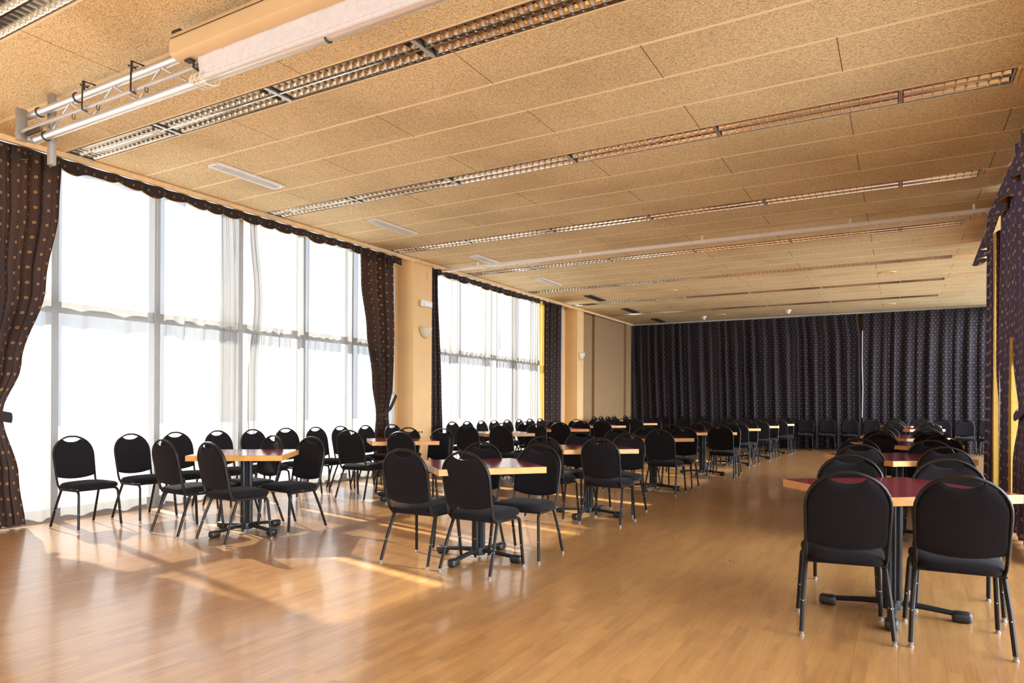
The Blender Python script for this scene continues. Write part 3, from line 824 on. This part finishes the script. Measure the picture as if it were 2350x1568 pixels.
em = thing('emergency_light', 'white emergency light box above the wall lamp on the first pillar', 'emergency light', (XW + 0.001, 9.9, 3.02))
m = MB(); m.rbox(0, 0.055, -0.165, 0.165, -0.06, 0.06, 0.012, 3); m.build('body', 'white_paint', em)
m = MB(); m.rbox(0.04, 0.07, -0.10, 0.14, -0.045, 0.015, 0.01, 3); m.build('diffuser', 'tube_glass', em)
m = MB(); m.rbox(0, 0.008, -0.04, 0.04, -0.06, 0.06, 0.002); o = m.build('wall_plate', 'wall'); o.location = (XW + 0.001, 10.0, 3.55)
tag(o, 'small painted cover plate high on the first pillar', 'cover plate')
so = thing('power_socket', 'small double power socket low on the first pillar', 'socket', (XW + 0.001, 9.78, 0.72))
m = MB(); m.rbox(0, 0.01, -0.08, 0.08, -0.04, 0.04, 0.003); m.build('plate', 'trim_wood', so)
m = MB()
for yy in (-0.04, 0.04): m.cyl((0.009, yy, 0), (0.012, yy, 0), 0.022, 14)
m.build('socket_hole', 'dark', so)
m = MB(); m.rbox(-7.16, -6.96, 2.84, 3.015, 0, 0.07, 0.01)
tag(m.build('wooden_block', 'wood_dark'), 'brown wooden foot on the floor at the far left picture edge', 'wooden block')

# ------------------------------------------------------------------ chair
def chair_proto():
    r = thing('banquet_chair', '', 'chair')
    # seat cushion (superellipse dome)
    m = MB(); vs = []; fs = []; nr, ns = 7, 36
    def outline(t_, k):
        a = abs(math.cos(t_)) ** 0.42 * (1 if math.cos(t_) >= 0 else -1); b_ = abs(math.sin(t_)) ** 0.42 * (1 if math.sin(t_) >= 0 else -1)
        wx = 0.208 + 0.012 * b_
        return wx * a * k, 0.022 + 0.222 * b_ * k
    rings = [(0.0, 0.462), (0.45, 0.461), (0.75, 0.457), (0.92, 0.448), (0.985, 0.434), (1.0, 0.420), (0.985, 0.405), (0.93, 0.397)]
    for (k, z) in rings:
        for i in range(ns):
            x, y = outline(2 * PI * i / ns, max(k, 0.001)); vs.append((x, y, z - (0.006 if y < -0.1 else 0)))
    for j in range(len(rings) - 1):
        for i in range(ns):
            i2 = (i + 1) % ns; fs.append((j * ns + i, (j + 1) * ns + i, (j + 1) * ns + i2, j * ns + i2))
    fs.append(tuple((len(rings) - 1) * ns + i for i in range(ns)))
    m.add(vs, fs, True); m.build('seat', 'fabric', r, autosmooth=False)
    def yb(z): return -0.172 - 0.087 * max(0, (z - 0.46)) / 0.435
    def half(z):      # half width of the hoop
        if z < 0.695: return 0.197 + 0.009 * (z - 0.46) / 0.235
        t_ = (z - 0.700) / 0.189
        return 0.206 * math.sqrt(max(0, 1 - t_ ** 2.2))
    # hoop
    L_ = [(-0.190, -0.02, 0.388), (-0.191, -0.09, 0.388), (-0.193, -0.135, 0.398), (-0.195, -0.160, 0.425)]
    zs = [0.47, 0.53, 0.60, 0.66, 0.70, 0.74, 0.775, 0.807, 0.834, 0.856, 0.872, 0.8815]
    Lh = [(-half(z), yb(z), z) for z in zs]
    top = [(-0.045, yb(0.886), 0.8870), (0, yb(0.889), 0.889), (0.045, yb(0.886), 0.8870)]
    pts = L_ + Lh + top + [(-x, y, z) for x, y, z in reversed(Lh)] + [(-x, y, z) for x, y, z in reversed(L_)]
    m = MB(); m.tube(pts, 0.0095, 10, 0.0135, up=(0, 1, 0.2)); m.build('back_frame', 'frame_metal', r)
    # back pad
    m = MB(); nu, nv = 26, 14; F = []; B = []
    for j in range(nv + 1):
        v = j / nv
        for i in range(nu + 1):
            u = -1 + 2 * i / nu
            xm = 0.196 * math.sin(u * PI / 2)
            zb = 0.472 + 0.030 * (abs(xm) / 0.196) ** 2.2
            # arch top at xm
            tt = 0.700 + 0.178 * max(0.0, 1 - (abs(xm) / 0.1965) ** 2) ** (1 / 2.2)
            if abs(xm) < 0.095:
                nb = 0.832 + 0.020 * (xm / 0.095) ** 2 + 0.012 * (abs(xm) / 0.095) ** 6
                tt = min(tt, nb) if abs(xm) < 0.088 else min(tt, nb + (tt - nb) * (abs(xm) - 0.088) / 0.007)
            z = zb + (tt - zb) * v
            x = xm
            ed = min(1.0, min(v, 1 - v) * 7, (1 - abs(u)) * 6)
            th = 0.004 + 0.014 * math.sqrt(max(0, ed))
            bow = 0.018 * (1 - (x / 0.196) ** 2)     # shallow curve backwards
            F.append((x, yb(z) - bow + th + 0.006, z)); B.append((x, yb(z) - bow - th * 0.7, z))
    W_ = nu + 1; vs = F + B; o_ = len(F); fs = []
    for j in range(nv):
        for i in range(nu):
            p = j * W_ + i
            fs.append((p + 1, p, p + W_, p + W_ + 1)); fs.append((o_ + p, o_ + p + 1, o_ + p + W_ + 1, o_ + p + W_))
    for i in range(nu): fs.append((i, i + 1, o_ + i + 1, o_ + i)); q = nv * W_ + i; fs.append((q + 1, q, o_ + q, o_ + q + 1))
    for j in range(nv): p = j * W_; fs.append((p + W_, p, o_ + p, o_ + p + W_)); p += nu; fs.append((p, p + W_, o_ + p + W_, o_ + p))
    m.add(vs, fs, True); m.build('backrest', 'fabric', r, autosmooth=False)
    # under-seat frame
    m = MB()
    for sg in (-1, 1): m.rbox(sg * 0.195 - 0.011, sg * 0.195 + 0.011, -0.13, 0.16, 0.374, 0.395, 0.004, 1)
    m.rbox(-0.195, 0.195, 0.15, 0.17, 0.378, 0.394, 0.004, 1); m.rbox(-0.195, 0.195, -0.13, -0.11, 0.378, 0.394, 0.004, 1)
    m.build('seat_frame', 'frame_metal', r)
    for sg in (-1, 1):
        for fr in (1, 0):
            m = MB(); g_ = MB(); rv = MB()
            if fr:
                pts = [(sg * 0.197, 0.12, 0.385), (sg * 0.198, 0.165, 0.383), (sg * 0.201, 0.186, 0.371), (sg * 0.203, 0.196, 0.348), (sg * 0.213, 0.212, 0.16), (sg * 0.221, 0.224, 0.022)]
                fx, fy = sg * 0.221, 0.2255; ry = (sg * 0.213, 0.212, 0.17)
            else:
                pts = [(sg * 0.195, -0.095, 0.385), (sg * 0.197, -0.112, 0.358), (sg * 0.211, -0.175, 0.20), (sg * 0.221, -0.236, 0.022)]
                fx, fy = sg * 0.221, -0.239; ry = (sg * 0.212, -0.182, 0.18)
            m.tube(pts, 0.0125, 8, 0.0125)
            leg = m.build('leg', 'frame_metal', r)
            g_.tube([(fx, fy, 0.0), (fx, fy, 0.008), (fx, fy, 0.012), (fx, fy, 0.026)], [0.014, 0.014, 0.009, 0.0125], 10); g_.build('glide', 'glide', leg)
            rv.cyl((ry[0] - 0.0140, ry[1], ry[2]), (ry[0] + 0.0140, ry[1], ry[2]), 0.0035, 8)
            rv.cyl((ry[0], ry[1] - 0.0140, ry[2]), (ry[0], ry[1] + 0.0140, ry[2]), 0.0035, 8)
            rv.build('rivet', 'rivet', leg)
    return r
CH = chair_proto(); ch_used = [False]
def chair(xr, yr, ang, label, group):
    """xr, yr = middle of the rear feet; ang = facing, degrees, 0 = facing +Y (away from the camera)"""
    a = math.radians(ang)
    o = CH if not ch_used[0] else copy_tree(CH)
    ch_used[0] = True
    o.location = (xr - math.sin(a) * 0.239, yr + math.cos(a) * 0.239, 0)
    o.rotation_euler = (0, 0, a)
    tag(o, label, 'chair', group)
    return o

# ------------------------------------------------------------------ table
def table_proto():
    r = thing('square_table', '', 'table')
    S = 0.42; H = 0.76; T = 0.050
    m = MB(); m.rbox(-S, S, -S, S, H - T, H - 0.0015, 0.002, 1)
    top = m.build('tabletop', 'oak_edge', r)
    m = MB(); m.box(-S + 0.003, S - 0.003, -S + 0.003, S - 0.003, H - 0.003, H)
    m.build('laminate_surface', 'laminate', top)
    # fluted column
    m = MB(); n = 48; vs = []
    for z in (0.085, 0.715):
        for i in range(n):
            a = 2 * PI * i / n; rr = 0.050 + 0.005 * math.cos(12 * a); vs.append((rr * math.cos(a), rr * math.sin(a), z))
    m.add(vs, [(i, (i + 1) % n, n + (i + 1) % n, n + i) for i in range(n)], True)
    m.build('column', 'black_metal', r)
    m = MB(); m.box(-0.16, 0.16, -0.16, 0.16, H - T - 0.006, H - T); m.build('mounting_plate', 'black_metal', r)
    m = MB(); m.lathe([(0.001, 0.03), (0.055, 0.03), (0.058, 0.06), (0.056, 0.088), (0.001, 0.088)]); m.build('hub', 'black_metal', r)
    for k in range(4):
        a = k * PI / 2 + PI / 4
        u = Vector((math.cos(a), math.sin(a), 0))
        m = MB(); m.tube([u * 0.03 + Vector((0, 0, 0.066)), u * 0.16 + Vector((0, 0, 0.060)), u * 0.33 + Vector((0, 0, 0.044))], [0.026, 0.024, 0.022], 8, [0.019, 0.017, 0.015], up=(0, 0, 1))
        arm = m.build('base_arm', 'black_metal', r)
        m = MB(); mt = Matrix.Rotation(a, 4, 'Z'); m.rbox(0.300, 0.400, -0.034, 0.034, 0.0, 0.062, 0.020, 3, mt); m.build('foot_cap', 'black_plastic', arm)
    return r
TB = table_proto(); tb_used = [False]
def table(x, y, deg, label, group):
    o = TB if not tb_used[0] else copy_tree(TB)
    tb_used[0] = True
    o.location = (x, y, 0); o.rotation_euler = (0, 0, math.radians(45))
    for c in o.children:
        if c.name.startswith('tabletop'):
            c.rotation_euler = (0, 0, math.radians(deg - 45))
            if 'right-hand' in label: c.scale = (1.06, 1.06, 1)
    tag(o, label, 'table', group)
    return o

ROWN = {'L': 'window-side row', 'C': 'middle row', 'R': 'right-hand row'}
DIST = ['nearest', 'second', 'third', 'fourth', 'fifth', 'sixth', 'seventh']
# tables: row, x, y, rotation, chairs [near-left, near-right, far-left, far-right] as (x, rear y, turn)
TABLES = [
    ('L', -5.45, 4.44, 36, [(-5.885, 3.88, -4), (-5.22, 3.87, -6), (-5.72, 4.98, -10), (-5.17, 4.99, -2)]),
    ('L', -5.66, 7.05, 46, [(-6.03, 6.47, 5), (-5.24, 6.5, 0), (-6.0, 7.6, 8), (-5.41, 7.6, -3)]),
    ('L', -5.72, 9.75, 48, [(-5.98, 9.08, 3), (-5.37, 9.1, 0), (-6.04, 10.3, 3), (-5.36, 10.28, -3)]),
    ('L', -5.72, 11.98, 46, [(-6.15, 11.4, 0), (-5.48, 11.45, 2), (-6.11, 12.55, 0), (-5.54, 12.55, 0)]),
    ('L', -5.86, 14.38, 45, [(-6.2, 13.8, 0), (-5.60, 13.82, 0), (-6.2, 14.95, 4), (-5.58, 14.95, 0)]),
    ('L', -5.88, 16.7, 44, [(-6.25, 16.15, 0), (-5.68, 16.15, 0), (-6.21, 17.3, 0), (-5.57, 17.3, 0)]),
    ('C', -2.94, 4.64, 48, [(-3.27, 4.10, 1), (-2.72, 4.10, -2), (-3.24, 5.16, 5), (-2.655, 5.14, 2)]),
    ('C', -3.02, 7.06, 42, [(-3.30, 6.5, 3), (-2.66, 6.5, 1), (-3.37, 7.62, 0), (-2.76, 7.62, 0)]),
    ('C', -3.13, 9.7, 46, [(-3.45, 9.1, 0), (-2.85, 9.1, -2), (-3.42, 10.25, 0), (-2.82, 10.2, 3)]),
    ('C', -3.04, 12.2, 45, [(-3.43, 11.6, 0), (-2.60, 11.6, 0), (-3.32, 12.75, 0), (-2.70, 12.75, 0)]),
    ('C', -3.02, 14.4, 45, [(-3.43, 13.9, 0), (-2.79, 13.95, 0), (-3.35, 15.0, 0), (-2.78, 15.0, 0)]),
    ('C', -2.96, 16.4, 45, [(-3.36, 15.85, 0), (-2.70, 15.85, 0), (-3.26, 17.0, 0), (-2.67, 17.0, 0)]),
    ('C', -2.88, 18.3, 45, [(-3.17, 17.8, 0), (-2.59, 17.8, 0), (-3.15, 18.85, 0), (-2.57, 18.85, 0)]),
    ('R', -0.035, 4.68, 39, [(-0.236, 4.00, 9), (0.275, 4.08, 3), (-0.30, 5.3, -4), (0.275, 5.26, 4)]),
    ('R', -0.015, 7.38, 42, [(-0.31, 6.82, 3), (0.34, 6.83, -3), (-0.37, 7.95, 0), (0.27, 7.95, 0)]),
    ('R', 0.06, 9.95, 46, [(-0.20, 9.45, 0), (0.43, 9.42, 0), (-0.25, 10.5, 0), (0.36, 10.5, 0)]),
    ('R', 0.09, 12.05, 45, [(-0.25, 11.58, 0), (0.37, 11.6, 0), (-0.2, 12.6, 0), (0.36, 12.6, 0)]),
    ('R', 0.18, 16.4, 45, [(-0.10, 15.9, 0), (0.53, 15.9, 0), (-0.12, 16.95, 0), (0.46, 16.95, 0)]),
    ('R', 0.22, 18.75, 45, [(-0.08, 18.25, 0), (0.49, 18.25, 0), (-0.10, 19.3, 0), (0.50, 19.3, 0)]),
]
cnt = {'L': 0, 'C': 0, 'R': 0}
SEAT = ['near left seat', 'near right seat', 'far left seat', 'far right seat']
for row, x, y, rot, chs in TABLES:
    k = cnt[row]; cnt[row] += 1
    table(x, y, rot, 'square burgundy-topped pedestal table with light wood edge, %s of the %s' % (DIST[k], ROWN[row]), 'square tables in three rows')
    for i, (cx, cy, tn) in enumerate(chs):
        ang = tn if i < 2 else 180 + tn
        chair(cx, cy, ang, 'black padded chair in the %s of the %s table of the %s' % (SEAT[i], DIST[k], ROWN[row]), 'chairs at the tables')
# chairs with their backs to the windows (facing +X)
wy = [(3.77, -7.26, 2), (4.37, -7.26, 2), (4.90, -7.27, 0), (5.43, -7.24, 3), (5.93, -7.22, 0), (6.49, -7.24, -3), (7.01, -7.22, 0), (7.50, -7.22, 0), (8.02, -7.2, 2), (8.60, -7.15, -4)]
for k, (y, x, tn) in enumerate(wy):
    o = chair(x + 0.06, y, -90 + tn, 'black padded chair against the sheers of the large window, %s from the left' % ORD[k], 'chairs along the large window')
    o.scale = (0.94, 1, 1)
for k, y in enumerate((10.42, 10.92, 11.43, 11.92, 12.45, 12.97, 13.47, 13.97)):
    chair(-7.18, y, -90 + (k % 3 - 1) * 2, 'black padded chair before the farther window, %s from the left' % ORD[k], 'chairs along the farther window')
for k, y in enumerate((17.0, 17.5, 18.0, 18.5, 19.4)):
    chair(-7.12, y, -90, 'black padded chair along the plain tan wall in the far corner, %s from the camera' % ORD[k], 'chairs along the tan wall')
# chairs with their backs to the rear curtain (facing the camera)
bx = [-6.25, -5.6, -5.0, -4.3, -3.75, -3.26, -2.78, -2.24, -1.70, -1.16, -0.64, -0.10, 0.44, 0.92, 1.40, 1.90]
for k, x in enumerate(bx):
    chair(x, YB - 0.62, 180, 'black padded chair in front of the dark rear curtain, %s from the left' % ORD[k], 'chairs along the rear curtain')
